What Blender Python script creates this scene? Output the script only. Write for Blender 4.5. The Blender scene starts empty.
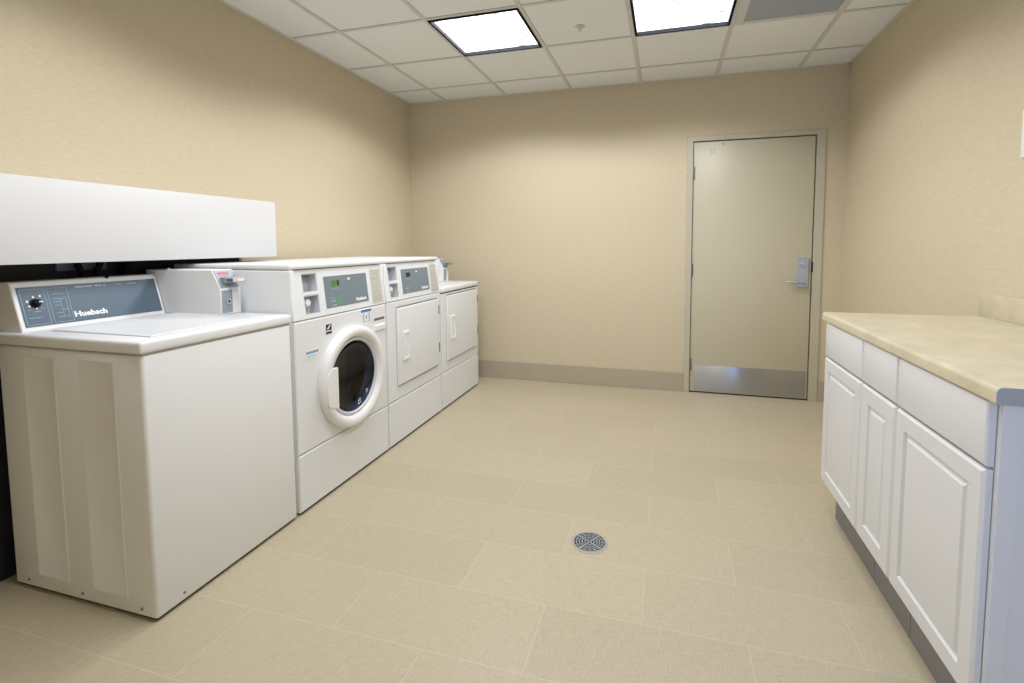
import bpy, bmesh, math, random
from mathutils import Vector, Matrix, Euler
random.seed(4)
C = bpy.context.scene.collection
SC = bpy.context.scene
R = math.radians
PI = math.pi

# ------------------------------------------------------------------ camera
cam_d = bpy.data.cameras.new('camera'); cam = bpy.data.objects.new('camera', cam_d); C.objects.link(cam)
cam.location = (2.449, -4.383, 1.282)
cam.rotation_euler = (R(85.976), R(0.243), R(15.805))
cam_d.sensor_width = 36.0
cam_d.lens = 487.434 / 1024 * 36.0
cam_d.shift_x = (512 - 528.32) / 1024
cam_d.shift_y = (279.05 - 341.5) / 1024
cam_d.clip_start = 0.05
SC.camera = cam

# ------------------------------------------------------------------ world, exposure
LAMP_W = 20.0        # each ceiling troffer
DIFF_E = 2.6         # glow of the prismatic diffusers
SKY_E = 4.2
w = bpy.data.worlds.new('daylight'); SC.world = w; w.use_nodes = True
nt = w.node_tree; nt.nodes.clear()
wo = nt.nodes.new('ShaderNodeOutputWorld'); wb = nt.nodes.new('ShaderNodeBackground')
wb.inputs[0].default_value = (0.36, 0.55, 1.0, 1); wb.inputs[1].default_value = SKY_E
nt.links.new(wb.outputs[0], wo.inputs[0])
SC.view_settings.view_transform = 'Standard'; SC.view_settings.look = 'None'
SC.view_settings.exposure = 0.0; SC.view_settings.gamma = 1.0
SC.view_settings.use_curve_mapping = False

H = 2.662; RW = 3.788; REAR = -4.8

# ------------------------------------------------------------------ materials
def mat(name, col, rough=.5, metal=0., coat=0., spec=.5, emis=None, estr=0.):
    m = bpy.data.materials.new(name); m.use_nodes = True
    b = m.node_tree.nodes['Principled BSDF']
    b.inputs['Base Color'].default_value = (*col, 1); b.inputs['Roughness'].default_value = rough
    b.inputs['Metallic'].default_value = metal; b.inputs['Coat Weight'].default_value = coat
    b.inputs['Coat Roughness'].default_value = .12
    b.inputs['Specular IOR Level'].default_value = spec
    if emis: b.inputs['Emission Color'].default_value = (*emis, 1); b.inputs['Emission Strength'].default_value = estr
    return m
class NB:
    """tiny node helper"""
    def __init__(s, m): s.m = m; s.t = m.node_tree; s.b = s.t.nodes['Principled BSDF']
    def n(s, typ, **k):
        x = s.t.nodes.new(typ)
        for a, v in k.items(): setattr(x, a, v)
        return x
    def l(s, a, b): s.t.links.new(a, b)
    def math(s, op, a, b=None, c=None):
        x = s.n('ShaderNodeMath', operation=op)
        for i, v in enumerate((a, b, c)):
            if v is None: continue
            if isinstance(v, (int, float)): x.inputs[i].default_value = v
            else: s.l(v, x.inputs[i])
        return x.outputs[0]
    def mix(s, f, a, b):
        x = s.n('ShaderNodeMix', data_type='RGBA')
        for i, v in ((0, f), (6, a), (7, b)):
            if isinstance(v, tuple): x.inputs[i].default_value = (*v, 1)
            elif isinstance(v, (int, float)): x.inputs[i].default_value = v
            else: s.l(v, x.inputs[i])
        return x.outputs[2]
    def noise(s, scale, vec_scale=(1, 1, 1), detail=3, rough=.6):
        tc = s.n('ShaderNodeTexCoord'); mp = s.n('ShaderNodeMapping'); mp.inputs['Scale'].default_value = vec_scale
        s.l(tc.outputs['Object'], mp.inputs[0]); x = s.n('ShaderNodeTexNoise'); s.l(mp.outputs[0], x.inputs['Vector'])
        x.inputs['Scale'].default_value = scale; x.inputs['Detail'].default_value = detail; x.inputs['Roughness'].default_value = rough
        return x.outputs[0]
    def ramp(s, v, a, b):
        x = s.n('ShaderNodeMapRange'); s.l(v, x.inputs[0]); x.inputs[1].default_value = a; x.inputs[2].default_value = b
        return x.outputs[0]
    def bump(s, h, strength=.2, dist=.002):
        x = s.n('ShaderNodeBump'); x.inputs['Strength'].default_value = strength; x.inputs['Distance'].default_value = dist
        s.l(h, x.inputs['Height']); s.l(x.outputs[0], s.b.inputs['Normal'])
    def color(s, c): s.l(c, s.b.inputs['Base Color'])

def wall_mat():
    m = mat('vinyl_wallcovering', (.55, .44, .27), .62, spec=.35); n = NB(m)
    a = n.noise(90, (1, 1, 6), 4, .7); b = n.noise(26, (1, 1, 7), 3, .6)
    f = n.math('MULTIPLY', n.math('ADD', a, b), .5)
    f = n.ramp(f, .36, .64)
    n.color(n.mix(f, (.565, .49, .345), (.67, .585, .42)))
    n.bump(a, .25, .002)
    return m
def floor_mat(name, h, L, x0, y0, ca, cb, grout, half=True):
    m = mat(name, ca, .42, spec=.45); n = NB(m)
    tc = n.n('ShaderNodeTexCoord'); sp = n.n('ShaderNodeSeparateXYZ'); n.l(tc.outputs['Object'], sp.inputs[0])
    v = n.math('DIVIDE', n.math('SUBTRACT', sp.outputs[1], y0), h)
    row = n.math('FLOOR', v); fv = n.math('SUBTRACT', v, row)
    odd = n.math('FLOORED_MODULO', row, 2)
    u = n.math('ADD', n.math('DIVIDE', n.math('SUBTRACT', sp.outputs[0], x0), L), n.math('MULTIPLY', odd, .5 if half else 0))
    colm = n.math('FLOOR', u); fu = n.math('SUBTRACT', u, colm)
    du = n.math('MULTIPLY', n.math('MINIMUM', fu, n.math('SUBTRACT', 1, fu)), L)
    dv = n.math('MULTIPLY', n.math('MINIMUM', fv, n.math('SUBTRACT', 1, fv)), h)
    d = n.math('MINIMUM', du, dv)
    g = n.ramp(d, .0021, .0009)
    cb3 = n.n('ShaderNodeCombineXYZ'); n.l(row, cb3.inputs[0]); n.l(colm, cb3.inputs[1])
    wn = n.n('ShaderNodeTexWhiteNoise'); n.l(cb3.outputs[0], wn.inputs[0])
    lin = n.math('ADD', n.noise(22, (1, 22, 1), 2, .8), n.noise(22, (22, 1, 1), 2, .8))
    lin = n.ramp(n.math('MULTIPLY', lin, .5), .38, .62)
    f = n.math('ADD', n.math('MULTIPLY', lin, .8), n.math('MULTIPLY', wn.outputs[0], .2))
    c = n.mix(f, ca, cb)
    n.color(n.mix(g, c, grout))
    n.bump(n.math('SUBTRACT', n.math('MULTIPLY', lin, .15), g), .25, .001)
    return m
def tile_mat():
    m = mat('ceiling_tile', (.66, .655, .62), .85, spec=.2); n = NB(m)
    a = n.noise(160, (1, 1, 1), 3, .7)
    n.color(n.mix(n.ramp(a, .35, .65), (.82, .845, .86), (.87, .89, .90))); n.bump(a, .2, .001)
    return m
def counter_mat():
    m = mat('laminate_top', (.66, .57, .38), .35, coat=.15); n = NB(m)
    a = n.noise(9, (1, 1, 1), 6, .65); b = n.noise(160, (1, 1, 1), 2, .5)
    f = n.math('ADD', n.math('MULTIPLY', n.ramp(a, .35, .68), .75), n.math('MULTIPLY', b, .25))
    n.color(n.mix(f, (.545, .485, .35), (.70, .635, .48)))
    return m
def base_mat():
    m = mat('base_tile', (.33, .28, .21), .5); n = NB(m)
    a = n.noise(60, (1, 1, 7), 3, .7)
    n.color(n.mix(n.ramp(a, .35, .65), (.40, .345, .255), (.49, .425, .32)))
    return m
def brushed_mat():
    m = mat('brushed_steel', (.50, .52, .57), .30, 1.0); n = NB(m)
    a = n.noise(240, (1, 1, .015), 2, .5)
    n.b.inputs['Anisotropic'].default_value = .92
    cx_ = n.n('ShaderNodeCombineXYZ'); cx_.inputs[2].default_value = 1.0; n.l(cx_.outputs[0], n.b.inputs['Tangent'])
    n.bump(a, .12, .0004)
    return m
def kick_mat(): return brushed_mat()
def laundry_white(name, c=(.80, .82, .84)):
    m = mat(name, c, .40, coat=.0, spec=.4); return m
def diffuser_mat():
    m = mat('prismatic_diffuser', (.9, .9, .9), .3, emis=(1, .985, .95), estr=DIFF_E); n = NB(m)
    tc = n.n('ShaderNodeTexCoord'); vo = n.n('ShaderNodeTexVoronoi'); vo.inputs['Scale'].default_value = 55
    n.l(tc.outputs['Object'], vo.inputs['Vector']); n.bump(vo.outputs[0], .8, .004)
    # the tubes show through the lens as brighter and dimmer bands
    a = n.noise(5, (2.2, 5.5, 1), 2, .5)
    n.l(n.math('MULTIPLY', n.ramp(a, .40, .47), 1), n.b.inputs['Alpha']) if False else None
    n.l(n.math('MULTIPLY_ADD', n.ramp(a, .34, .46), DIFF_E * .86, DIFF_E * .14), n.b.inputs['Emission Strength'])
    return m
def grille_mat():
    m = mat('perforated_grille', (.30, .31, .34), .5, .0); n = NB(m)
    tc = n.n('ShaderNodeTexCoord'); vo = n.n('ShaderNodeTexVoronoi', distance='EUCLIDEAN'); vo.inputs['Scale'].default_value = 130
    vo.inputs['Randomness'].default_value = 0; n.l(tc.outputs['Object'], vo.inputs['Vector'])
    n.color(n.mix(n.ramp(vo.outputs[0], .25, .35), (.09, .10, .13), (.42, .47, .56)))
    return m
def tinted_glass():
    m = glass_mat(); m.name = 'dark_tinted_glass'; t = m.node_tree
    for x in t.nodes:
        if x.type == 'BSDF_TRANSPARENT': x.inputs[0].default_value = (.30, .36, .46, 1)
        if x.type == 'BSDF_GLOSSY': x.inputs['Roughness'].default_value = .05
    return m
def glass_mat():
    m = bpy.data.materials.new('window_glass'); m.use_nodes = True; t = m.node_tree; t.nodes.clear()
    o = t.nodes.new('ShaderNodeOutputMaterial'); tr = t.nodes.new('ShaderNodeBsdfTransparent'); gl = t.nodes.new('ShaderNodeBsdfGlossy')
    gl.inputs['Roughness'].default_value = .02; fr = t.nodes.new('ShaderNodeFresnel'); mx = t.nodes.new('ShaderNodeMixShader')
    t.links.new(fr.outputs[0], mx.inputs[0]); t.links.new(tr.outputs[0], mx.inputs[1]); t.links.new(gl.outputs[0], mx.inputs[2]); t.links.new(mx.outputs[0], o.inputs[0])
    return m
M = dict(
    wall=wall_mat(), tile=tile_mat(), counter=counter_mat(), base=base_mat(), steel=brushed_mat(),
    floor=floor_mat('linen_porcelain_tile', .2925, .667, 1.052, -3.362, (.42, .365, .255), (.595, .525, .385), (.59, .53, .40)),
    grid=mat('grid_paint', (.66, .67, .65), .5), white=laundry_white('white_enamel'),
    warm_white=laundry_white('warm_white_enamel', (.81, .825, .84)),
    plastic=laundry_white('white_plastic', (.84, .84, .85)), panelgrey=mat('control_panel_grey', (.10, .15, .20), .35),
    panelgrey2=mat('display_panel_grey', (.19, .245, .29), .35), dark=mat('black_rubber', (.006, .006, .010), .7, spec=.2),
    gap=mat('black_gap', (.01, .01, .012), .8), print_white=mat('white_print', (.85, .87, .88), .5),
    pale_print=mat('pale_blue_print', (.38, .50, .58), .5), grey_print=mat('grey_print', (.36, .36, .34), .6),
    red=mat('red_print', (.62, .06, .05), .5), blue=mat('blue_print', (.06, .22, .48), .5), lblue=mat('light_blue_print', (.42, .66, .84), .5),
    navy=mat('navy_print', (.02, .02, .09), .4), green=mat('green_print', (.10, .42, .16), .5),
    lcd=mat('green_display', (.06, .14, .02), .2, emis=(.12, .42, .03), estr=.25), lcdoff=mat('dark_display', (.01, .02, .012), .15),
    label=mat('label_paper', (.62, .60, .54), .6), chrome=mat('chrome', (.75, .76, .78), .12, 1.0),
    zinc=mat('zinc_metal', (.36, .40, .46), .42, .7), satin=mat('satin_nickel', (.50, .55, .66), .32, .75),
    hinge=mat('hinge_metal', (.24, .23, .25), .45, .6), meter_face=mat('meter_face_metal', (.33, .38, .44), .45, .15),
    bowl=tinted_glass(),
    gasket=mat('grey_gasket', (.10, .12, .15), .45), drum=mat('drum_steel', (.12, .18, .32), .20, 1.0),
    board=mat('painted_gap_shade', (.014, .016, .026), .6), greystrip=mat('slate_pipe', (.16, .21, .29), .5),
    pipe_cover=mat('cover_paint', (.655, .66, .665), .45), door=mat('door_paint', (.545, .505, .38), .38),
    frame=mat('door_frame_paint', (.51, .48, .375), .4), cab=mat('cabinet_white', (.72, .735, .765), .35, coat=.2),
    cabside=mat('cabinet_side_white', (.78, .79, .80), .35), toe=mat('toe_kick_grey', (.22, .22, .22), .6),
    endcap=mat('end_cap_grey', (.40, .41, .45), .5), frameblack=mat('black_frame', (.008, .009, .013), .8, spec=.1),
    diff=diffuser_mat(), grille=grille_mat(), grout=mat('pale_grout', (.45, .41, .33), .7), pane=glass_mat(), winframe=mat('window_frame_paint', (.7, .7, .68), .4),
    sash=mat('black_latch', (.015, .015, .02), .5), pocket=mat('pocket_plastic', (.62, .65, .68), .45),
)

# ------------------------------------------------------------------ mesh helpers
def box(bm, x0, x1, y0, y1, z0, z1, r=0, seg=2, T=None):
    t = bmesh.new(); bmesh.ops.create_cube(t, size=1)
    for v in t.verts: v.co = Vector(((x0+x1)/2 + v.co.x*(x1-x0), (y0+y1)/2 + v.co.y*(y1-y0), (z0+z1)/2 + v.co.z*(z1-z0)))
    if r: bmesh.ops.bevel(t, geom=t.edges[:], offset=r, segments=seg, profile=.5, affect='EDGES')
    if T: t.transform(T)
    merge(bm, t); return bm
def merge(bm, t):
    me = bpy.data.meshes.new('tmp'); t.to_mesh(me); t.free(); bm.from_mesh(me); bpy.data.meshes.remove(me)
def BX(*a, **k): return box(bmesh.new(), *a, **k)
def cyl(bm, p0, p1, r0, r1=None, seg=24, bev=0):
    p0 = Vector(p0); p1 = Vector(p1); d = p1-p0; t = bmesh.new()
    bmesh.ops.create_cone(t, cap_ends=True, segments=seg, radius1=r0, radius2=r1 if r1 is not None else r0, depth=d.length)
    if bev: bmesh.ops.bevel(t, geom=[e for e in t.edges if len(e.link_faces) == 2 and any(len(f.verts) > 4 for f in e.link_faces)], offset=bev, segments=2, profile=.5, affect='EDGES')
    t.transform(Matrix.Translation((p0+p1)/2) @ d.to_track_quat('Z', 'Y').to_matrix().to_4x4())
    merge(bm, t); return bm
def lathe(bm, prof, origin, axis='X', seg=64):
    """prof: list of (radius, along axis)"""
    o = Vector(origin); rings = []
    for r, a in prof:
        ring = []
        for i in range(seg if r > 1e-6 else 1):
            t = 2*PI*i/seg; c, s = r*math.cos(t), r*math.sin(t)
            ring.append(bm.verts.new(o + (Vector((a, c, s)) if axis == 'X' else Vector((c, s, a)) if axis == 'Z' else Vector((c, a, s)))))
        rings.append(ring)
    for A, B in zip(rings, rings[1:]):
        if len(A) == 1 and len(B) == 1: continue
        for i in range(seg):
            j = (i+1) % seg
            if len(A) == 1: bm.faces.new((A[0], B[i], B[j]))
            elif len(B) == 1: bm.faces.new((A[i], B[0], A[j]))
            else: bm.faces.new((A[i], B[i], B[j], A[j]))
    return bm
def nested(bm, u0, u1, v0, v1, prof, fr):
    """loft of inset rectangles; prof = [(inset, depth)...], last one closed; fr maps (u,v,d) to a point"""
    rings = []
    for i, d in prof:
        rings.append([bm.verts.new(fr(u, v, d)) for u, v in ((u0+i, v0+i), (u1-i, v0+i), (u1-i, v1-i), (u0+i, v1-i))])
    for A, B in zip(rings, rings[1:]):
        for k in range(4): bm.faces.new((A[k], A[(k+1) % 4], B[(k+1) % 4], B[k]))
    bm.faces.new(rings[-1]); bm.faces.new(list(reversed(rings[0])))
    return bm
def prism(bm, pts, fr, d0, d1):
    """outline pts (u,v) pushed from d0 to d1"""
    A = [bm.verts.new(fr(u, v, d0)) for u, v in pts]; B = [bm.verts.new(fr(u, v, d1)) for u, v in pts]
    n = len(pts)
    for k in range(n): bm.faces.new((A[k], A[(k+1) % n], B[(k+1) % n], B[k]))
    bm.faces.new(B); bm.faces.new(list(reversed(A))); return bm
def holed(bm, us, vs, holes, fr, d0, d1):
    """slab over the grid us x vs without the cells in holes"""
    nu, nv = len(us)-1, len(vs)-1; solid = lambda i, j: 0 <= i < nu and 0 <= j < nv and (i, j) not in holes
    V = {}
    def vt(i, j, d):
        if (i, j, d) not in V: V[(i, j, d)] = bm.verts.new(fr(us[i], vs[j], d))
        return V[(i, j, d)]
    for i in range(nu):
        for j in range(nv):
            if not solid(i, j): continue
            bm.faces.new([vt(i, j, d1), vt(i+1, j, d1), vt(i+1, j+1, d1), vt(i, j+1, d1)])
            bm.faces.new([vt(i, j+1, d0), vt(i+1, j+1, d0), vt(i+1, j, d0), vt(i, j, d0)])
            for (a, b, (p, q)) in (((i, j), (i+1, j), (i, j-1)), ((i+1, j), (i+1, j+1), (i+1, j)), ((i+1, j+1), (i, j+1), (i, j+1)), ((i, j+1), (i, j), (i-1, j))):
                if not solid(p, q): bm.faces.new([vt(*a, d0), vt(*b, d0), vt(*b, d1), vt(*a, d1)])
    return bm
def tube(bm, pts, r, seg=12, res=6):
    """smooth tube through points (Catmull-Rom)"""
    P = [Vector(p) for p in pts]; Q = []
    E_ = [P[0]*2-P[1]] + P + [P[-1]*2-P[-2]]
    for i in range(1, len(E_)-2):
        a, b, c, d = E_[i-1:i+3]
        for k in range(res):
            t = k/res; Q.append(.5*((2*b) + (c-a)*t + (2*a-5*b+4*c-d)*t*t + (3*b-a-3*c+d)*t**3))
    Q.append(P[-1]); prev = None; up = Vector((0, 0, 1))
    for i, q in enumerate(Q):
        t = (Q[min(i+1, len(Q)-1)] - Q[max(i-1, 0)]).normalized()
        s = t.cross(up); s = s.normalized() if s.length > 1e-3 else Vector((1, 0, 0)); n = s.cross(t)
        ring = [bm.verts.new(q + (s*math.cos(2*PI*k/seg) + n*math.sin(2*PI*k/seg))*r) for k in range(seg)]
        if prev:
            for k in range(seg): bm.faces.new((prev[k], prev[(k+1) % seg], ring[(k+1) % seg], ring[k]))
        else: bm.faces.new(ring)
        prev = ring
    bm.faces.new(list(reversed(prev))); return bm

def obj(name, bm, m, parent=None, smooth=35, off=None, bevel=0):
    """one mesh object; the geometry is written in world coordinates and re-based on the parent's origin"""
    bmesh.ops.recalc_face_normals(bm, faces=bm.faces[:])
    base = parent_origin(parent) if parent else None
    if base is None:
        cs = [v.co for v in bm.verts]
        base = off or Vector(((min(c.x for c in cs)+max(c.x for c in cs))/2, (min(c.y for c in cs)+max(c.y for c in cs))/2, min(c.z for c in cs)))
        if name in ('floor', 'ceiling') or name.startswith(('wall', 'trim', 'baseboard')): base = Vector((0, 0, 0))
    base = Vector(base)
    for v in bm.verts: v.co -= base
    me = bpy.data.meshes.new(name); bm.to_mesh(me); bm.free()
    for mm in (m if isinstance(m, (list, tuple)) else [m]): me.materials.append(M[mm] if isinstance(mm, str) else mm)
    o = bpy.data.objects.new(name, me); C.objects.link(o)
    if smooth:
        for p in me.polygons: p.use_smooth = True
        me.set_sharp_from_angle(angle=R(smooth))
    if parent: o.parent = parent; o['_o'] = list(base)
    else: o.location = base; o['_o'] = list(base)
    if bevel:
        md = o.modifiers.new('bevel', 'BEVEL'); md.width = bevel; md.segments = 2; md.limit_method = 'ANGLE'
    return o
def parent_origin(p): return Vector(p['_o'])
def thing(name, label, cat, loc, group=None):
    o = bpy.data.objects.new(name, None); C.objects.link(o); o.location = loc; o['_o'] = list(loc)
    o['label'] = label; o['category'] = cat
    if group: o['group'] = group
    return o
def tag(o, label, cat, group=None):
    o['label'] = label; o['category'] = cat
    if group: o['group'] = group
    return o
def struct(o): o['kind'] = 'structure'; return o
def text(name, s, size, org, U, V, m, parent, depth=.0006, sx=1.0, bold=0):
    """lettering lying in the plane U,V starting at org"""
    cu = bpy.data.curves.new('t', 'FONT'); cu.body = s; cu.size = size; cu.extrude = depth; cu.resolution_u = 2; cu.offset = bold
    to = bpy.data.objects.new('t', cu); C.objects.link(to); bpy.context.view_layer.update()
    me = bpy.data.meshes.new_from_object(to.evaluated_get(bpy.context.evaluated_depsgraph_get()))
    bpy.data.objects.remove(to); bpy.data.curves.remove(cu)
    U = Vector(U).normalized(); V = Vector(V).normalized(); N = U.cross(V); o_ = Vector(org)
    bm = bmesh.new(); bm.from_mesh(me); bpy.data.meshes.remove(me)
    for v in bm.verts: v.co = o_ + U*v.co.x*sx + V*v.co.y + N*v.co.z
    return obj(name, bm, m, parent, smooth=0)

FX = lambda x: (lambda u, v, d: Vector((x+d, u, v)))          # face looking +X : u=Y v=Z
FNX = lambda x: (lambda u, v, d: Vector((x-d, u, v)))         # face looking -X
FNY = lambda y: (lambda u, v, d: Vector((u, y-d, v)))         # face looking -Y : u=X v=Z
def tilt_fr(xb, zb, xt, zt):
    """plane through (xb,zb) at v=0 leaning to (xt,zt); u=Y, v=length up the slope, d outwards"""
    vv = Vector((xt-xb, 0, zt-zb)); L = vv.length; vv.normalize(); nn = Vector((vv.z, 0, -vv.x))
    return (lambda u, v, d: Vector((xb, 0, zb)) + Vector((0, u, 0)) + vv*v + nn*d), L, vv

# ================================================================== THE ROOM
T = .12
xs = [-T, RW+T]; 
struct(obj('floor', BX(-T, RW+T, REAR-T, T, -.1, 0), 'floor', smooth=0))
struct(obj('wall_left', BX(-T, 0, REAR, 0, 0, H), 'wall', smooth=0))
struct(obj('wall_right', BX(RW, RW+T, REAR, 0, 0, H), 'wall', smooth=0))
DX0, DX1, DZ = 2.658, 3.572, 2.134
FO0, FO1, FOZ = 2.606, 3.640, 2.178
struct(obj('wall_back', holed(bmesh.new(), [-T, FO0+.006, FO1-.006, RW+T], [0, FOZ-.006, H], {(1, 0)}, FNY(T), 0, T), 'wall', smooth=0))
WX0, WX1, WZ0, WZ1 = 2.95, 3.70, .12, 2.12
struct(obj('wall_rear', holed(bmesh.new(), [-T, WX0, WX1, RW+T], [0, WZ0, WZ1, H], {(1, 1)}, FNY(REAR), 0, T), 'wall', smooth=0))

# ceiling with openings for the lay-in fixtures, grid lines 610 mm apart
G = .6096; GX = [.386 + G*k for k in range(6)]; GY = [-.353 - G*k for k in range(8)]
cells = {'lt1': (1, 1), 'lt2': (3, 1), 'lt3': (1, 4), 'lt4': (3, 4), 'vent': (4, 1)}   # column after GX[k]; row between GY[j-1+..]
ux = [-T] + GX + [RW+T]; vy = [REAR-T] + list(reversed(GY)) + [T]
def cell(i, j): return (GX[i], GX[i+1], GY[j+1], GY[j])      # x0,x1,y0,y1 of column i, row j
FIX = [cell(1, 1), cell(3, 1), cell(1, 4), cell(3, 4)]
VENT = cell(4, 1)
def idx(c): return (ux.index(c[0]), vy.index(c[2]))
ceil = struct(obj('ceiling', holed(bmesh.new(), ux, vy, {idx(c) for c in FIX}, lambda u, v, d: Vector((u, v, H+.004+d)), 0, .15), 'tile', smooth=0))
bm = bmesh.new(); gw = .012
for i, x in enumerate(GX): box(bm, x-gw, x+gw, REAR, 0, H, H+.0045)
for y in GY:
    box(bm, 0, RW, y-gw, y+gw, H+.0002, H+.0046)
for (a, b, c, d) in ((0, .022, REAR, 0), (RW-.022, RW, REAR, 0), (0, RW, -.022, 0), (0, RW, REAR, REAR+.022)): box(bm, a, b, c, d, H-.001, H+.0044)
gr = obj('ceiling_grid', bm, 'grid', ceil, smooth=0)
# thin shadow reveals where tiles sit on the T bars
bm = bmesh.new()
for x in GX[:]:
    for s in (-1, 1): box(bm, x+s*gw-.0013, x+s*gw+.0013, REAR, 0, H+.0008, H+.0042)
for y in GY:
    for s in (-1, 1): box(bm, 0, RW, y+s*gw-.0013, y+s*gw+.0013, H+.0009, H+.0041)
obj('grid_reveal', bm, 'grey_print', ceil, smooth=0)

# tiled baseboards with joints
def baseboard(name, runs, fr):
    bm = bmesh.new()
    for a, b in runs:
        x = a
        while x < b-.01:
            e = min(x+.6, b)
            nested(bm, x+.001, e-.001, 0, .168, [(0, 0), (0, .008), (.002, .010)], fr); x = e
    o = struct(obj(name, bm, 'base', smooth=0))
    bm = bmesh.new()
    for a, b in runs: nested(bm, a, b, 0.001, .165, [(0, 0), (0, .0075)], fr)
    obj('grout_line', bm, 'grout', o, smooth=0)
baseboard('baseboard_back', [(.01, FO0-.001), (FO1+.001, RW-.01)], FNY(0))
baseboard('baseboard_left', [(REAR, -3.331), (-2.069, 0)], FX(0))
baseboard('baseboard_right', [(REAR, -3.14), (-1.86, 0)], FNX(RW))
baseboard('baseboard_rear', [(.01, RW-.01)], lambda u, v, d: Vector((u, REAR+d, v))) if False else None

# window in the rear wall (behind the camera), daylight comes through it
bm = bmesh.new(); fw = .05
holed(bm, [WX0, WX0+fw, WX1-fw, WX1], [WZ0, WZ0+fw, 1.3, 1.3+fw, WZ1-fw, WZ1], {(1, 1), (1, 3)}, FNY(REAR), .02, .08)
win = struct(obj('window_1', bm, 'winframe', smooth=0))
obj('pane', BX(WX0+fw, WX1-fw, REAR-.052, REAR-.046, WZ0+fw, WZ1-fw), 'pane', win, smooth=0)
obj('window_sill', BX(WX0-.03, WX1+.03, REAR-.04, REAR+.05, WZ0-.03, WZ0, r=.004), 'winframe', win)

# ------------------------------------------------------------------ door in the back wall
df = bmesh.new()
fy0 = -.014
prism(df, [(FO0, 0), (FO0, FOZ), (FO1, FOZ), (FO1, 0), (DX1+.005, 0), (DX1+.005, DZ+.005), (DX0-.005, DZ+.005), (DX0-.005, 0)], FNY(0), -.06, -fy0)
door_f = struct(obj('trim_1', df, 'frame', smooth=0, bevel=.002))
# stop behind the slab (seen only through the gap)
obj('door_stop', prism(bmesh.new(), [(DX0-.006, 0), (DX0-.006, DZ+.006), (DX1+.006, DZ+.006), (DX1+.006, 0), (DX1-.012, 0), (DX1-.012, DZ-.012), (DX0+.012, DZ-.012), (DX0+.012, 0)], FNY(0), -.06, -.045), 'gap', door_f, smooth=0)
dr = struct(obj('door_1', BX(DX0, DX1-.003, .001, .043, .012, DZ-.003, r=.0015), 'door', off=Vector((DX0, 0, 0))))
obj('threshold', BX(DX0-.004, DX1+.004, .004, .05, .0, .008), 'gap', dr, smooth=0)
obj('kick_plate', BX(2.692, 3.556, -.0015, .0012, .022, .240, r=.0005), 'steel', dr)
for z in (1.875, 1.062, .245):
    bm = bmesh.new(); cyl(bm, (DX0-.004, -.007, z-.055), (DX0-.004, -.007, z+.055), .0075, bev=.001)
    for k in (-.033, -.011, .011, .033): cyl(bm, (DX0-.004, -.007, z+k-.0008), (DX0-.004, -.007, z+k+.0008), .0082)
    box(bm, DX0, DX0+.014, -.0012, .002, z-.055, z+.055)
    obj('hinge', bm, 'hinge', dr)
bm = bmesh.new()
for x, z in ((2.797, 2.060), (2.820, 2.062), (2.800, 2.035), (2.818, 2.037)): cyl(bm, (x, .0012, z), (x, -.0006, z), .0040, seg=10)
cyl(bm, (2.886, .0012, 2.107), (2.886, -.002, 2.107), .005, seg=12)
obj('screw_hole', bm, 'gap', dr)
# lockset: tall escutcheon, cylinder, lever
bm = bmesh.new(); nested(bm, 3.470, 3.552, .925, 1.165, [(0, 0), (0, .010), (.006, .016)], FNY(.001))
esc = obj('escutcheon', bm, 'satin', dr)
bm = bmesh.new(); cyl(bm, (3.511, -.014, 1.115), (3.511, -.026, 1.115), .023, .021, bev=.002); cyl(bm, (3.511, -.024, 1.115), (3.511, -.030, 1.115), .015)
lk = obj('lock_cylinder', bm, 'satin', esc)
bm = bmesh.new(); cyl(bm, (3.511, -.014, .972), (3.511, -.05, .972), .017, .014, bev=.002)
tube(bm, [(3.513, -.055, .972), (3.485, -.058, .972), (3.44, -.058, .974), (3.405, -.050, .977), (3.392, -.044, .978)], .0105)
obj('door_handle', bm, 'satin', esc)
obj('latch_strike', BX(DX1-.002, DX1+.006, -.016, .01, 1.055, 1.135), 'sash', dr, smooth=0)
bm = bmesh.new()
for z in (1.855, 1.045): cyl(bm, (FO0+.004, -.013, z), (FO0+.004, -.016, z), .005, .004, seg=10)
for x in (2.868, 2.905): cyl(bm, (x, -.013, 2.157), (x, -.0145, 2.157), .004, seg=10)
obj('frame_screw', bm, 'hinge', door_f)

# ================================================================== CEILING FIXTURES
def batwing(ld):
    """photometry of a louvred troffer: a little stronger off to the sides, cut off above about 70 degrees"""
    ld.use_nodes = True; t = ld.node_tree; em = t.nodes['Emission']
    g = t.nodes.new('ShaderNodeNewGeometry'); d = t.nodes.new('ShaderNodeVectorMath'); d.operation = 'DOT_PRODUCT'
    t.links.new(g.outputs['Incoming'], d.inputs[0]); t.links.new(g.outputs['Normal'], d.inputs[1])
    a = t.nodes.new('ShaderNodeMath'); a.operation = 'ABSOLUTE'; t.links.new(d.outputs['Value'], a.inputs[0])
    cut = t.nodes.new('ShaderNodeMapRange'); cut.interpolation_type = 'SMOOTHSTEP'
    cut.inputs[1].default_value = .24; cut.inputs[2].default_value = .46; t.links.new(a.outputs[0], cut.inputs[0])
    wing = t.nodes.new('ShaderNodeMapRange'); wing.inputs[1].default_value = .45; wing.inputs[2].default_value = 1.0
    wing.inputs[3].default_value = WING; wing.inputs[4].default_value = .75; t.links.new(a.outputs[0], wing.inputs[0])
    m = t.nodes.new('ShaderNodeMath'); m.operation = 'MULTIPLY'; t.links.new(cut.outputs[0], m.inputs[0]); t.links.new(wing.outputs[0], m.inputs[1])
    t.links.new(m.outputs[0], em.inputs['Strength'])
WING = 1.38
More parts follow.
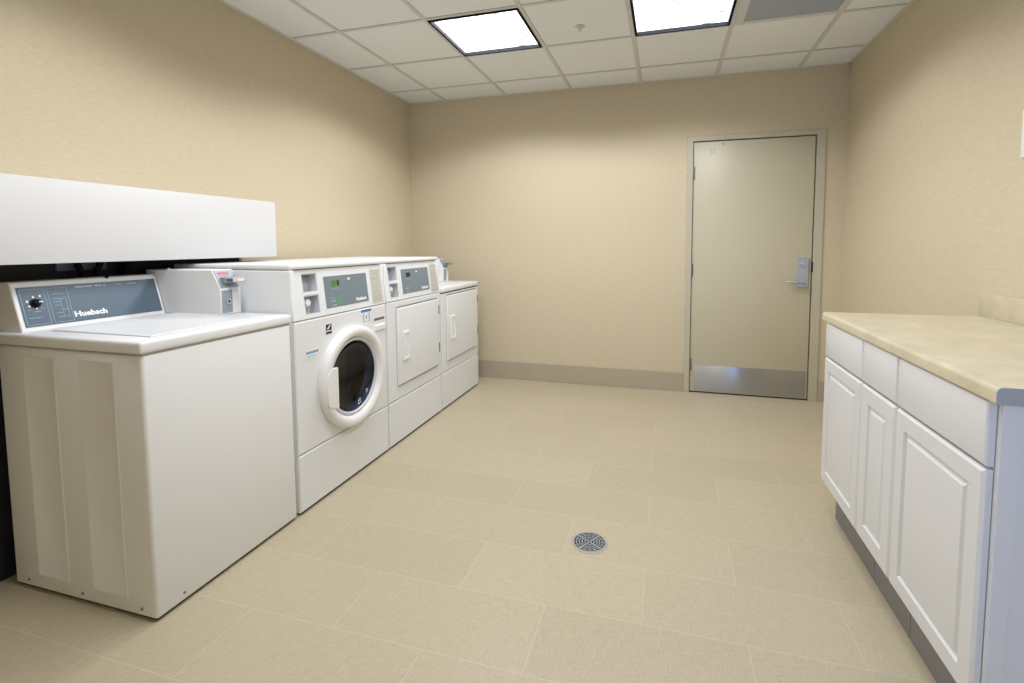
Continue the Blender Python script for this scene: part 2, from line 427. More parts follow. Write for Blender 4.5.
def troffer(c, label):
    x0, x1, y0, y1 = c; cx, cy = (x0+x1)/2, (y0+y1)/2
    t = thing('ceiling_light', label, 'ceiling light', (cx, cy, H), 'recessed troffer lights')
    a, b, e, f = x0+.013, x1-.013, y0+.013, y1-.013; k = .015
    bm = bmesh.new()   # black door frame standing below the grid, open in the middle
    holed(bm, [a, a+k, b-k, b], [e, e+k, f-k, f], {(1, 1)}, lambda u, v, d: Vector((u, v, H+d)), -.006, .05)
    obj('frame', bm, 'frameblack', t, smooth=0)
    obj('diffuser', BX(a+k, b-k, e+k, f-k, H+.016, H+.022), 'diff', t, smooth=0)
    obj('housing', BX(a+.002, b-.002, e+.002, f-.002, H+.052, H+.11), 'grid', t, smooth=0)
    ld = bpy.data.lights.new('tubes', 'AREA'); ld.shape = 'RECTANGLE'; ld.size = b-a-2*k-.01; ld.size_y = f-e-2*k-.01
    ld.energy = LAMP_W * (1.17 if cx < 2 else .85) * (.95 if cy < -2 else 1.0); ld.color = (.965, .98, 1.03); batwing(ld)
    lo = bpy.data.objects.new('tubes', ld); C.objects.link(lo); lo.parent = t; lo.location = (0, 0, .014); ld.size += .01; ld.size_y += .01
    return t
troffer(FIX[0], 'square white ceiling light on the left, two tiles from the left wall')
troffer(FIX[1], 'square ceiling light beside the grey air grille, cut by the photo top')
troffer(FIX[2], 'square ceiling light above the washer with the round door, nearest the camera on the left')
troffer(FIX[3], 'square ceiling light nearest the camera on the counter side')

x0, x1, y0, y1 = VENT
t = thing('air_vent', 'grey perforated return air grille set in the ceiling near the right wall', 'vent', ((x0+x1)/2, (y0+y1)/2, H))
bm = bmesh.new(); holed(bm, [x0+.012, x0+.062, x1-.030, x1-.012], [y0+.012, y0+.03, y1-.036, y1-.012], {(1, 1)}, lambda u, v, d: Vector((u, v, H+d)), -.004, .0035)
obj('frame', bm, 'grid', t, smooth=0)
obj('grille', BX(x0+.060, x1-.028, y0+.028, y1-.034, H-.0015, H+.0035), 'grille', t, smooth=0)
t = thing('sprinkler', 'small white fire sprinkler in the tile between the two lights', 'sprinkler', (1.898, -1.208, H))
bm = bmesh.new(); lathe(bm, [(0, 0), (.030, 0), (.030, .002), (.012, .005), (0, .005)], (1.898, -1.208, H-.001), 'Z', 24)
obj('escutcheon', bm, 'grid', t)
bm = bmesh.new(); cyl(bm, (1.898, -1.208, H), (1.898, -1.208, H-.022), .006); cyl(bm, (1.898, -1.208, H-.022), (1.898, -1.208, H-.025), .014)
obj('deflector', bm, 'grid', t)

# ================================================================== FLOOR DRAIN
DC = Vector((2.148, -2.372, 0))
t = thing('floor_drain', 'round metal floor drain set in the beige tiles', 'drain', DC)
bm = bmesh.new(); lathe(bm, [(.070, .0005), (.070, .0036), (.074, .0038), (.079, .0008), (.079, .0004)], DC, 'Z', 64); obj('rim', bm, 'grout', t)
bm = bmesh.new(); lathe(bm, [(0, .0012), (.069, .0012), (.069, .0006), (0, .0006)], DC, 'Z', 48); obj('sump', bm, 'gap', t)
bm = bmesh.new()
for r in (.007, .020, .032, .044, .056, .067): lathe(bm, [(r-.0026, .0015), (r-.0026, .004), (r+.0026, .004), (r+.0026, .0015), (r-.0026, .0015)], DC, 'Z', 48)
for k in range(16):
    a = 2*PI*k/16; r0 = .0 if k % 4 == 2 else (.020 if k % 2 == 0 else .032); wd = .008 if k % 4 == 2 else .0030
    box(bm, r0, .067, -wd/2, wd/2, .0015, .0038, T=Matrix.Translation(DC) @ Matrix.Rotation(a + R(12), 4, 'Z'))
obj('grate', bm, 'zinc', t)

# ================================================================== LAUNDRY MACHINES
XB, XF = .07, .80
def plinth(t, y0, y1):
    obj('base_plinth', BX(XB+.02, XF-.012, y0+.01, y1-.01, .003, .03), 'gap', t, smooth=0)
    for x in (XB+.06, XF-.06):
        for y in (y0+.06, y1-.06): obj('foot', cyl(bmesh.new(), (x, y, 0), (x, y, .012), .02, .016), 'dark', t)
def coin_box(t, y0, y1, z0, slide_red=True):
    """metered coin box: side profile with a bevelled top front corner"""
    xf = .525; zt = z0+.203; pr = [(.085, z0), (xf, z0), (xf, z0+.118), (xf-.045, zt), (.085, zt)]
    bm = bmesh.new(); prism(bm, pr, lambda u, v, d: Vector((u, d, v)), y0, y1)
    cb = obj('coin_box', bm, 'plastic', t, bevel=.003)
    obj('lid_tab', BX(.19, .20, y0+.02, y0+.03, zt, zt+.006), 'plastic', cb, smooth=0)
    # metal faces on the front: sloping slide plate and lower vault door
    fr, L, vv = tilt_fr(xf+.0005, z0+.118, xf-.0445, zt)
    obj('slide_plate', nested(bmesh.new(), y0+.006, y1-.006, .004, L-.004, [(0, 0), (0, .002), (.001, .003)], fr), 'meter_face', cb, smooth=0)
    vd = obj('vault_door', nested(bmesh.new(), y0+.006, y0+.060, z0+.008, z0+.110, [(0, 0), (0, .002), (.004, .003), (.006, .001)], FX(xf)), 'meter_face', cb, smooth=0)
    bm = bmesh.new(); cyl(bm, (xf, y0+.035, z0+.060), (xf+.010, y0+.035, z0+.060), .013, bev=.001); obj('lock', bm, 'chrome', vd)
    bm = bmesh.new(); cyl(bm, (xf+.010, y0+.035, z0+.060), (xf+.011, y0+.035, z0+.060), .006, seg=12); obj('keyhole', bm, 'gap', vd)
    # coin slide: block, tongue and finger pull
    p = fr((y0+y1)/2, L*.48, 0)
    sb = obj('coin_slide', BX(p.x-.012, p.x+.030, (y0+y1)/2-.035, (y0+y1)/2+.034, p.z-.016, p.z+.010, r=.003), 'zinc', cb)
    obj('slide_tongue', BX(p.x+.028, p.x+.066, (y0+y1)/2-.024, (y0+y1)/2+.026, p.z-.008, p.z+.004), 'panelgrey', sb, smooth=0)
    tip = obj('slide_pull', BX(p.x+.062, p.x+.082, (y0+y1)/2-.026, (y0+y1)/2+.028, p.z-.011, p.z+.010, r=.003), 'plastic' if slide_red else 'zinc', sb)
    if slide_red:
        bm = bmesh.new(); xx = p.x+.0822
        yc = (y0+y1)/2+.001
        for (a, b, c, d) in ((-.022, .022, .0065, .0085), (-.022, .022, -.0095, -.0075), (-.024, -.022, -.0095, .0085), (.022, .024, -.0095, .0085)):
            box(bm, xx-.0005, xx+.0006, yc+a, yc+b, p.z+c, p.z+d)
        obj('red_outline', bm, 'red', sb, smooth=0)
        bm = bmesh.new(); fr2 = lambda u, v, d: fr(u, v, d+.003)
        for k in range(5): nested(bm, y0+.018+k*.012, y0+.026+k*.012, L-.026, L-.015, [(0, 0), (0, .0006)], fr2)
        for k in range(4): nested(bm, y0+.020+k*.013, y0+.026+k*.013, L-.036, L-.030, [(0, 0), (0, .0006)], fr2)
        obj('red_lettering', bm, 'red', cb, smooth=0)
    return cb
def rear_console(t, y0, y1, z0, detail):
    """sloping control console along the back of a machine"""
    xb, xt, zt = .20, .15, z0+.185
    bm = bmesh.new(); prism(bm, [(XB+.005, z0), (xb, z0), (xt, zt-.012), (xt-.012, zt), (XB+.005, zt)], lambda u, v, d: Vector((u, d, v)), y0, y1)
    co = obj('console', bm, 'plastic', t, bevel=.004)
    fr, L, vv = tilt_fr(xb, z0, xt, zt-.012)
    obj('control_panel', nested(bmesh.new(), y0+.014, y1-.012, .018, L-.010, [(0, 0), (0, .002), (.0015, .0025)], fr), 'panelgrey', co, smooth=0)
    if not detail: return co
    U = Vector((0, 1, 0)); f3 = lambda u, v, d: fr(u, v, d+.0025)
    pr = bmesh.new(); e = .0006
    def rect(a, b, c, d, w=.0012):
        for q in ((a, b, c, c+w), (a, b, d-w, d), (a, a+w, c, d), (b-w, b, c, d)): nested(pr, q[0], q[1], q[2], q[3], [(0, 0), (0, e)], f3)
    ya = y0+.020
    rect(ya, ya+.074, .024, L-.020); rect(ya+.084, ya+.148, .024, L-.020)
    nested(pr, ya+.010, ya+.052, .050, .0518, [(0, 0), (0, e)], f3)
    for k, (a, b, v) in enumerate(((.096, .132, .135), (.096, .138, .116), (.096, .116, .103), (.096, .114, .090), (.120, .138, .072), (.098, .116, .060), (.100, .138, .044))):
        nested(pr, ya+a, ya+b, v, v+.0016, [(0, 0), (0, e)], f3)
    nested(pr, ya+.118, ya+.1192, .040, .116, [(0, 0), (0, e)], f3); nested(pr, ya+.137, ya+.1382, .040, .116, [(0, 0), (0, e)], f3)
    nested(pr, ya+.012, ya+.026, .0815, .083, [(0, 0), (0, e)], f3); nested(pr, ya+.030, ya+.050, .073, .075, [(0, 0), (0, e)], f3); nested(pr, ya+.052, ya+.064, .084, .0855, [(0, 0), (0, e)], f3)
    obj('printed_lines', pr, 'pale_print', co, smooth=0)
    bm = bmesh.new()
    for a, v in ((.013, .110), (.034, .126), (.016, .092), (.037, .082), (.055, .128)):
        nested(bm, ya+a, ya+a+.006, v, v+.009, [(0, 0), (0, e)], f3)
    obj('cycle_marks', bm, 'print_white', co, smooth=0)
    c = f3(ya+.039, .106, 0); n = (fr(0, 0, 1)-fr(0, 0, 0)); 
    kb = bmesh.new(); cyl(kb, c, c+n*.004, .017, bev=.0008); cyl(kb, c+n*.004, c+n*.020, .0125, .0105, bev=.001)
    kn = obj('selector_knob', kb, 'dark', co)
    kb = bmesh.new(); nested(kb, ya+.040, ya+.052, .1045, .1085, [(0, 0), (0, .0225)], f3); obj('knob_pointer', kb, 'print_white', kn, smooth=0)
    text('brand_lettering', 'Huebsch', .030, f3(ya+.152, .038, .0002), U, vv, 'print_white', co, sx=1.12, bold=.0014)
    text('small_lettering', 'PERMANENT  PRESS  &', .0095, f3(ya+.178, L-.026, .0002), U, vv, 'print_white', co, sx=1.15)
    bm = bmesh.new()
    for a, b in ((.330, .352), (.372, .412)): nested(bm, ya+a, ya+b, L-.025, L-.0222, [(0, 0), (0, e)], f3)
    obj('small_print', bm, 'pale_print', co, smooth=0)
    return co

# ---- 1. top-load washer, nearest
def top_loader():
    y0, y1 = -3.215, -2.555
    t = thing('washing_machine', 'white top-loading washer nearest the camera, with wide slate console and flat lid', 'washing machine', ((XB+XF)/2, (y0+y1)/2, 0))
    body = obj('cabinet', BX(XB+.02, XF, y0, y1, .010, .925, r=.012, seg=3), 'warm_white', t)
    plinth(t, y0, y1)
    # pressed panels of the near side
    bm = bmesh.new()
    for a, b in ((.225, .388), (.505, .672)):
        nested(bm, a, b, .065, .893, [(0, -.002), (0, .0004), (.0020, .0020), (.004, .0020), (.0075, .0004)], FNY(y0))
    obj('pressed_panel', bm, 'warm_white', body)
    for x in (.17, .45, .735): obj('screw', cyl(bmesh.new(), (x, y0, .040), (x, y0-.003, .040), .006, .005, seg=12), 'hinge', body)
    obj('screw', cyl(bmesh.new(), (XF, y0+.10, .040), (XF+.003, y0+.10, .040), .005, .004, seg=12), 'hinge', body)
    top = obj('top', BX(XB, XF+.005, y0-.006, y1+.003, .928, .970, r=.010, seg=3), 'white', t)
    obj('top_seam', BX(XB+.03, XF-.003, y0+.004, y1-.004, .920, .935), 'grey_print', t, smooth=0)
    bm = bmesh.new(); nested(bm, y0+.075, y1-.105, .255, .745, [(0, 0), (.001, .004), (.005, .006), (.012, .006), (.020, .002)], lambda u, v, d: Vector((v, u, .969+d)))
    lid = obj('lid', bm, 'white', t)
    obj('lid_seam', nested(bmesh.new(), y0+.072, y1-.102, .252, .748, [(0, 0), (0, .0004)], lambda u, v, d: Vector((v, u, .970+d))), 'grey_print', lid, smooth=0)
    rear_console(t, -3.197, -2.668, .968, True)
    co = [o for o in t.children if o.name.startswith('console')][0]
    bm = bmesh.new(); p = Vector((.143, -2.872, 1.150)); cyl(bm, p, p+Vector((.004, 0, .004)), .006, seg=14); obj('key_lock', bm, 'dark', co)
    coin_box(t, -2.664, -2.556, .971, True)
    return t
top_loader()

# ---- common pieces of the tall machines
def tall_shell(t, y0, y1, seam_left=True):
    bm = BX(XB+.02, XF-.012, y0, y0+.03, .010, 1.168, r=.008, seg=3)
    box(bm, XB+.02, XF-.012, y1-.03, y1, .010, 1.168, r=.008, seg=3)
    box(bm, XB+.022, .60, y0+.01, y1-.01, .012, 1.166); box(bm, XB+.02, XF-.013, y0+.01, y1-.01, .012, .28)
    body = obj('cabinet', bm, 'white', t)
    plinth(t, y0, y1)
    obj('top', BX(XB+.02, XF-.015, y0, y1, 1.170, 1.195, r=.009, seg=3), 'white', t)
    obj('top_seam', BX(XB+.03, XF-.05, y0+.004, y1-.004, 1.160, 1.176), 'grey_print', t, smooth=0)
    obj('base_panel', nested(bmesh.new(), y0+.002, y1-.002, .012, .288, [(0, -.012), (0, .006), (.006, .012)], FX(XF-.012)), 'white', t)
def control_head(t, y0, y1, lit, leds, pk0=.085, dl=.235, dr_=.172, cl=.135):
    """upper fascia leaning back a little, with two recessed coin pockets, display and instruction card"""
    fr, L, vv = tilt_fr(XF, .930, XF-.026, 1.166)
    W = y1-y0; u = [y0+.002, y0+pk0, y0+pk0+.104, y1-.002]; v = [0, .020, .112, .128, .218, L]
    bm = bmesh.new(); holed(bm, u, v, {(1, 1), (1, 3)}, fr, -.03, 0)
    ch = obj('control_head', bm, 'white', t, bevel=.0025)
    # pockets with walls and floor
    for n, (j, nm) in enumerate(((1, 'coin_return'), (3, 'coin_pocket'))):
        bm = bmesh.new(); a, b, c, d = u[1], u[2], v[j], v[j+1]; k = .003
        dep = -.055
        a += .0005; b -= .0005; c += .0005; d -= .0005
        for q in ((a, a+k, c, d), (b-k, b, c, d), (a+k, b-k, c, c+k), (a+k, b-k, d-k, d)):
            nested(bm, q[0], q[1], q[2], q[3], [(0, dep), (0, -.0015)], fr)
        nested(bm, a, b, c, d, [(0, dep-.003), (0, dep)], fr)
        pk = obj(nm, bm, 'pocket', ch, smooth=0)
        if j == 1:
            bm = bmesh.new(); c0 = fr(a+.040, (c+d)/2+.012, dep); c1 = fr(a+.040, (c+d)/2+.012, -.012)
            cyl(bm, c0, c1, .021, .017, bev=.002); obj('coin_chute', bm, 'plastic', pk)
            bm = bmesh.new(); cyl(bm, fr(a+.040, (c+d)/2-.026, dep), fr(a+.040, (c+d)/2-.026, -.020), .013, .011, bev=.002); obj('coin_lock', bm, 'chrome', pk)
        else:
            obj('coin_slot', nested(bmesh.new(), a+.012, b-.012, d-.020, d-.008, [(0, dep), (0, dep+.012), (.002, dep+.016)], fr), 'zinc', pk, smooth=0)
    f3 = lambda a, b, d: fr(a, b, d+.002)
    d0, d1 = y0+dl, y1-dr_
    dp = obj('display_panel', nested(bmesh.new(), d0, d1, .034, .196, [(0, 0), (0, .0015), (.002, .002)], fr), 'panelgrey2', ch, smooth=0)
    Wd = d1-d0
    obj('digit_display', nested(bmesh.new(), d0+.058, d0+.100, .142, .172, [(0, 0), (0, .001)], f3), 'lcd' if lit else 'lcdoff', dp, smooth=0)
    obj('display_bezel', nested(bmesh.new(), d0+.100, d0+.116, .144, .170, [(0, 0), (0, .0008)], f3), 'lcdoff', dp, smooth=0)
    bm = bmesh.new()
    for a in (.052, .068, .084, .100): nested(bm, d0+a, d0+a+.008, .128, .132, [(0, 0), (0, .0005)], f3)
    obj('display_legend', bm, 'pale_print', dp, smooth=0); bm = bmesh.new()
    for a in (.042, .062):
        nested(bm, d0+a, d0+a+.012, .062, .070, [(0, 0), (0, .0005)], f3)
    for k in range(5): nested(bm, d0+.046+k*.007, d0+.050+k*.007, .040, .048, [(0, 0), (0, .0005)], f3)
    for k in range(6): nested(bm, d0+.040+k*.008, d0+.044+k*.008, .078, .082, [(0, 0), (0, .0005)], f3)
    obj('button_legend', bm, 'pale_print', dp, smooth=0)
    obj('emblem', nested(bmesh.new(), d0+.190, d0+.212, .168, .178, [(0, 0), (0, .0005)], f3), 'print_white', dp, smooth=0)
    bm = bmesh.new()
    for a, b in leds: nested(bm, d0+a, d0+a+.017, b, b+.013, [(0, 0), (0, .0008)], f3)
    obj('cycle_button', bm, 'green', dp, smooth=0)
    text('brand_lettering', 'Huebsch', .026, f3(d1-.118, .047, .0002), (0, 1, 0), vv, 'print_white', dp, sx=1.05, bold=.0012)
    # instruction card
    c0, c1 = y1-cl, y1-.024
    ic = obj('instruction_card', nested(bmesh.new(), c0, c1, .012, .214, [(0, 0), (0, .0012)], fr), 'label', ch, smooth=0)
    bm = bmesh.new(); z = .204
    f4 = lambda a, b, d: fr(a, b, d+.0012)
    while z > .02:
        thick = .0034 if random.random() < .25 else .0013
        nested(bm, c0+.006, c1-.006-random.random()*.03, z-thick, z, [(0, 0), (0, .0003)], f4); z -= thick+.0052
    obj('printed_lines', bm, 'grey_print', ic, smooth=0)
    return ch

# ---- 2. front-load washer
def front_loader():
    y0, y1 = -2.535, -1.765
    t = thing('washing_machine', 'white front-loading washer with a dark round glass door and digital panel', 'washing machine', ((XB+XF)/2, (y0+y1)/2, 0))
    tall_shell(t, y0, y1)
    cy, cz = -2.118, .572
    fp = bmesh.new(); N = 120; rings = []
    def rect_pt(a, i):                       # point of the panel outline seen from the door centre at angle a
        U0, U1, V0, V1 = y0+.002+i-cy, y1-.002-i-cy, .292+i-cz, .926-i-cz; c, q = math.cos(a), math.sin(a)
        k = min((U1/c if c > 1e-9 else U0/c if c < -1e-9 else 9), (V1/q if q > 1e-9 else V0/q if q < -1e-9 else 9)); return cy+c*k, cz+q*k
    corners = [math.atan2(v-cz, u-cy) % (2*PI) for u in (y0+.002, y1-.002) for v in (.292, .926)]
    angs = sorted([2*PI*k/N for k in range(N)] + corners)
    for i, d_ in ((0, -.012), (0, -.005), (.006, 0)): rings.append([fp.verts.new(Vector((XF+d_, *rect_pt(a, i)))) for a in angs])
    for rr, d_ in ((.206, 0), (.206, -.06)): rings.append([fp.verts.new(Vector((XF+d_, cy+rr*math.cos(a), cz+rr*math.sin(a)))) for a in angs])
    for A, B in zip(rings, rings[1:]):
        for k in range(len(angs)): fp.faces.new((A[k], A[(k+1) % len(angs)], B[(k+1) % len(angs)], B[k]))
    obj('front_panel', fp, 'white', t, smooth=0)
    control_head(t, y0, y1, True, ((.088, .072), (.108, .072), (.088, .052), (.108, .055), (.092, .036)))
    # round door
    d = bmesh.new()
    lathe(d, [(.270, -.003), (.274, .018), (.270, .034), (.258, .042), (.236, .043), (.224, .036), (.211, .016), (.209, .004), (.205, -.003)], (XF, cy, cz), 'X', 96)
    ring = obj('door', d, 'plastic', t, smooth=60)
    g = bmesh.new(); lathe(g, [(.2095, .012), (.2095, .020), (.198, .022), (.192, .014), (.192, .006)], (XF, cy, cz), 'X', 72); obj('gasket', g, 'pocket', ring, smooth=50)
    g = bmesh.new(); pr = [(.196, .014)] + [(.190*math.cos(a), .010-.070*math.sin(a)+.002) for a in [k*PI/2/12 for k in range(13)]]
    pr[-1] = (0, pr[-1][1]); lathe(g, pr, (XF+.001, cy, cz), 'X', 72); obj('glass_bowl', g, 'bowl', ring, smooth=60)
    g = bmesh.new(); lathe(g, [(.205, -.012), (.215, -.03), (.245, -.035), (.25, -.05), (.25, -.16), (.24, -.175), (0, -.178)], (XF, cy, cz), 'X', 72)
    dm = obj('drum', g, 'drum', t, smooth=60)
    for k in range(3):
        a = R(50+120*k); g = bmesh.new(); box(g, XF-.165, XF-.05, -.018, .018, .19, .249, r=.008, T=Matrix.Translation((0, cy, cz)) @ Matrix.Rotation(a, 4, 'X')); obj('drum_paddle', g, 'drum', dm)
    h = bmesh.new()
    prism(h, [(cy-.240, cz-.10), (cy-.172, cz-.125), (cy-.172, cz+.090), (cy-.225, cz+.090), (cy-.250, cz+.06), (cy-.256, cz-.02), (cy-.250, cz-.085)], FX(XF), .03, .0455)
    obj('handle', h, 'plastic', ring, bevel=.0015)
    # stickers
    def stick(nm, a, b, c, d, m): return obj(nm, nested(bmesh.new(), a, b, c, d, [(0, 0), (0, .0012)], FX(XF)), m, t, smooth=0)
    s = stick('black_badge', -2.322, -2.270, .832, .886, 'print_white')
    bm = bmesh.new(); e = FX(XF+.0012)
    nested(bm, -2.318, -2.274, .852, .884, [(0, 0), (0, .0005)], e); nested(bm, -2.318, -2.274, .834, .846, [(0, 0), (0, .0005)], e)
    obj('printed_block', bm, 'navy', s, smooth=0)
    bm = bmesh.new(); prism(bm, [(-2.312, .858), (-2.300, .858), (-2.280, .880), (-2.290, .880)], e, .0004, .0009); obj('star_mark', bm, 'print_white', s, smooth=0)
    s = stick('efficiency_sticker', -2.465, -2.375, .735, .778, 'plastic')
    bm = bmesh.new()
    for k in range(7): nested(bm, -2.461+k*.0118, -2.452+k*.0118, .762, .774-(k % 2)*.003, [(0, 0), (0, .0005)], e)
    obj('blue_lettering', bm, 'blue', s, smooth=0)
    obj('pale_lettering', nested(bmesh.new(), -2.455, -2.40, .744, .753, [(0, 0), (0, .0005)], e), 'lblue', s, smooth=0)
    s = stick('warning_sticker', -2.02, -1.925, .838, .918, 'plastic')
    obj('blue_band', nested(bmesh.new(), -2.02, -1.925, .903, .918, [(0, 0), (0, .0005)], e), 'blue', s, smooth=0)
    bm = bmesh.new()
    for q in ((-2.005, -1.995, .850, .895), (-1.95, -1.94, .850, .895), (-2.005, -1.94, .846, .850), (-1.98, -1.965, .862, .884)): nested(bm, *q, [(0, 0), (0, .0005)], e)
    obj('printed_marks', bm, 'pale_print', s, smooth=0)
    dn = obj('dispenser_cover', nested(bmesh.new(), -1.90, -1.785, .775, .812, [(0, 0), (.002, .006), (.006, .009)], FX(XF)), 'plastic', t)
    obj('dispenser_slot', nested(bmesh.new(), -1.895, -1.79, .838, .852, [(0, 0), (0, .001)], FX(XF)), 'hinge', t, smooth=0)
    return t
front_loader()

def dryer_door(t, y0, y1, z0, z1, ph):
    """flat door standing a little proud, recessed grip, two hinges on the right"""
    gp = obj('door_seam', nested(bmesh.new(), y0-.004, y1+.004, z0-.004, z1+.004, [(0, -.003), (0, .0006)], FX(XF)), 'grey_print', t, smooth=0)
    bm = bmesh.new(); nested(bm, y0, y1, z0, z1, [(0, 0), (.0005, .010), (.006, .014), (.012, .015)], FX(XF)); d = obj('door', bm, 'white', t, smooth=30)
    # dark lines above and below the door where it stands off
    obj('door_shadow_gap', BX(XF-.002, XF+.008, y0+.01, y1-.01, z1, z1+.004), 'gap', d, smooth=0)
    obj('door_bottom_gap', BX(XF-.002, XF+.008, y0+.01, y1-.01, z0-.004, z0), 'gap', d, smooth=0)
    hy0, hy1 = y0+.050, y0+.128
    bm = bmesh.new(); holed(bm, [hy0, hy0+.014, hy1-.014, hy1], [.535, .553, .705, .723], {(1, 1)}, FX(XF+.014), 0, .012)
    h = obj('handle', bm, 'plastic', d, bevel=.003)
    obj('grip_recess', nested(bmesh.new(), hy0+.014, hy1-.014, .553, .705, [(0, 0), (0, .006)], FX(XF+.0145)), 'plastic', h, smooth=0)
    for z in (.80, .515):
        bm = bmesh.new(); cyl(bm, (XF+.010, y1+.007, z-.034), (XF+.010, y1+.007, z+.034), .0055, seg=12); box(bm, XF, XF+.006, y1-.001, y1+.016, z-.034, z+.034)
        obj('hinge', bm, 'hinge', d)
    return d
# ---- 3. tall dryer with digital panel
def tall_dryer():
    y0, y1 = -1.758, -1.018
    t = thing('tumble_dryer', 'white dryer with grey digital panel and square door, right of the round-door washer', 'dryer', ((XB+XF)/2, (y0+y1)/2, 0))
    tall_shell(t, y0, y1)
    obj('front_panel', nested(bmesh.new(), y0+.002, y1-.002, .292, .926, [(0, -.012), (0, .006), (.006, .012)], FX(XF-.012)), 'white', t)
    control_head(t, y0, y1, False, (), .052, .205, .165, .140)
    dryer_door(t, -1.655, -1.078, .382, .884, 0)
tall_dryer()
# ---- 4. low dryer at the far end with a coin box
def low_dryer():
    y0, y1 = -1.006, -.258
    t = thing('tumble_dryer', 'low white dryer last in the row by the back wall, coin box on top', 'dryer', ((XB+XF)/2, (y0+y1)/2, 0))
    obj('cabinet', BX(XB+.02, XF-.012, y0, y1, .010, .915, r=.010, seg=3), 'white', t); plinth(t, y0, y1)
    obj('base_panel', nested(bmesh.new(), y0+.002, y1-.002, .012, .288, [(0, -.012), (0, .006), (.006, .012)], FX(XF-.012)), 'white', t)
    obj('front_panel', nested(bmesh.new(), y0+.002, y1-.002, .292, .912, [(0, -.012), (0, .006), (.006, .012)], FX(XF-.012)), 'white', t)
    obj('top', BX(XB, XF+.004, y0-.003, y1+.003, .916, .955, r=.009, seg=3), 'white', t)
    obj('top_seam', BX(XB+.03, XF-.002, y0+.004, y1-.004, .908, .92), 'gap', t, smooth=0)
    dryer_door(t, -.925, -.305, .374, .890, 0)
    rear_console(t, y0+.01, -.400, .953, False)
    coin_box(t, -.392, -.284, .956, False)
low_dryer()

# ================================================================== PIPE COVER AND WHAT IS BEHIND IT
t = thing('pipe_cover', 'long white box-shaped cover fixed to the left wall above the washers', 'wall cover', (.0, -3.1, 1.217))
PX, PY0, PY1, PZ0, PZ1 = .25, -4.25, -2.03, 1.220, 1.535
obj('front_board', BX(PX-.019, PX, PY0, PY1, PZ0, PZ1, r=.0015), 'pipe_cover', t)
obj('top_board', BX(.013, PX-.019, PY0, PY1, PZ1-.019, PZ1), 'pipe_cover', t, smooth=0)
obj('end_board', BX(.013, PX-.019, PY1-.019, PY1, PZ0, PZ1-.019), 'pipe_cover', t, smooth=0)
obj('end_board', BX(.013, PX-.019, PY0, PY0+.019, PZ0, PZ1-.019), 'pipe_cover', t, smooth=0)
tag(obj('gap_shade_board', BX(.001, .012, -3.33, -2.07, .002, 1.50), 'board', smooth=0), 'dark sheet added as painted shade on the wall in the gap under the white cover', 'board')  # added near-black sheet: shade under the cover and behind the washers, as colour
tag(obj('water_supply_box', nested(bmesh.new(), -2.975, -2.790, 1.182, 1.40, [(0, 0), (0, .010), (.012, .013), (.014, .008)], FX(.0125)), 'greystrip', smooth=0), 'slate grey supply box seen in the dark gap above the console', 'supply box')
for k, (y, dy, lb) in enumerate(((-2.895, -.03, 'left black hose of the V-shaped pair in the gap above the console'), (-2.855, .03, 'right black hose of the V-shaped pair in the gap above the console'), (-2.725, .01, 'thick black hose in the gap left of the coin box'))):
    bm = bmesh.new(); tube(bm, [(.041, y, .55), (.040, y, .9), (.043, y, 1.13), (.052, y+dy, 1.235), (.054, y+dy*1.3, 1.38)], .012 if k < 2 else .020)
    tag(obj('water_hose', bm, 'dark'), lb, 'hose', 'black hoses behind the washers')

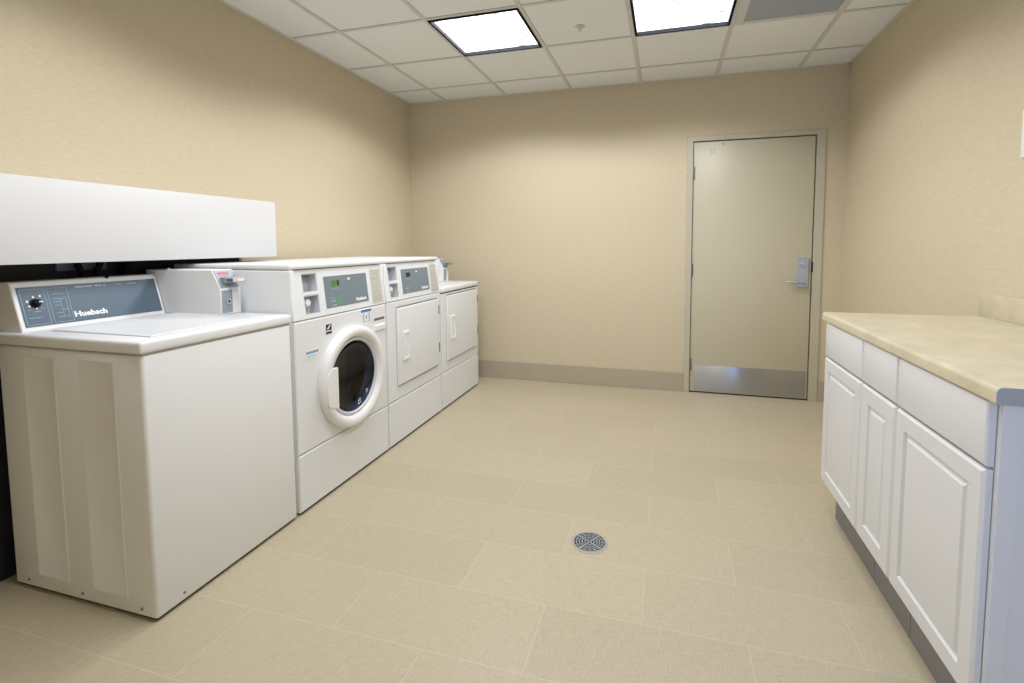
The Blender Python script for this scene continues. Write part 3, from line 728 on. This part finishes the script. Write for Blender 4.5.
# ================================================================== BASE CABINETS AND WORKTOP
CX = 3.158   # door face
def raised_door(parent, y0, y1, z0, z1):
    w_ = .055 if (y1-y0) > .35 else .062
    bm = bmesh.new()
    nested(bm, y0, y1, z0, z1, [(0, 0), (0, .012), (.006, .018), (.008, .019), (w_, .019), (w_+.005, .011), (w_+.013, .0105), (w_+.022, .0175), (w_+.026, .018)], FNX(CX+.019))
    return obj('door', bm, 'cab', parent, smooth=25)
def base_cabinet(y0, y1, label, near=False):
    t = thing('base_cabinet', label, 'cabinet', ((CX+RW)/2, (y0+y1)/2, 0), 'white base cabinets under the worktop')
    obj('carcass', BX(CX+.021, RW-.002, y0, y1, .165, .925), 'cabside', t, smooth=0)
    obj('toe_kick', BX(CX+.070, RW-.002, y0, y1, .0, .165), 'toe', t, smooth=0)
    raised_door(t, y0+.003, y1-.003, .185, .762)
    obj('drawer_front', nested(bmesh.new(), y0+.003, y1-.003, .770, .922, [(0, 0), (0, .014), (.003, .018), (.006, .019)], FNX(CX+.019)), 'cab', t, smooth=25)
    if near:
        bm = bmesh.new()
        holed(bm, [CX+.024, CX+.060, 3.60, RW-.004], [.10, .16, .86, .922], {(1, 1)}, FNY(y0), -.001, .005)
        obj('end_panel', bm, 'cabside', t, bevel=.001)
base_cabinet(-2.318, -1.878, 'white base cabinet farthest from the camera, raised-panel door and drawer front')
base_cabinet(-2.603, -2.321, 'narrow white base cabinet in the middle of the three under the worktop')
base_cabinet(-3.055, -2.606, 'wide white base cabinet nearest the camera, its end panel looking blue', True)
t = thing('worktop', 'beige mottled laminate worktop with grey end, on the white cabinets', 'worktop', ((CX+RW)/2, -2.48, .926))
bm = bmesh.new(); prof = [(CX-.006, .930), (CX-.006, .952)] + [(CX-.006+.012-.012*math.cos(a), .952+.013*math.sin(a)) for a in [k*PI/2/5 for k in range(1, 6)]] + [(RW-.001, .965), (RW-.001, .926), (CX-.003, .926)]
prism(bm, prof, lambda u, v, d: Vector((u, d, v)), -3.090, -1.845); obj('slab', bm, 'counter', t)
obj('backsplash', BX(RW-.020, RW-.001, -3.090, -1.80, .965, 1.066, r=.003), 'counter', t)
bm = bmesh.new(); prism(bm, [(u, v) for u, v in prof], lambda u, v, d: Vector((u, d, v)), -3.0925, -3.090); obj('end_strip', bm, 'endcap', t)

# ================================================================== NOTICE ON THE RIGHT WALL
t = thing('wall_notice', 'white notice board on the right wall, only its left edge in view', 'notice', (RW, -2.20, 1.61))
obj('board', BX(RW-.014, RW, -2.42, -1.995, 1.612, 1.80, r=.003), 'plastic', t)

for o in bpy.data.objects:
    if '_o' in o: del o['_o']
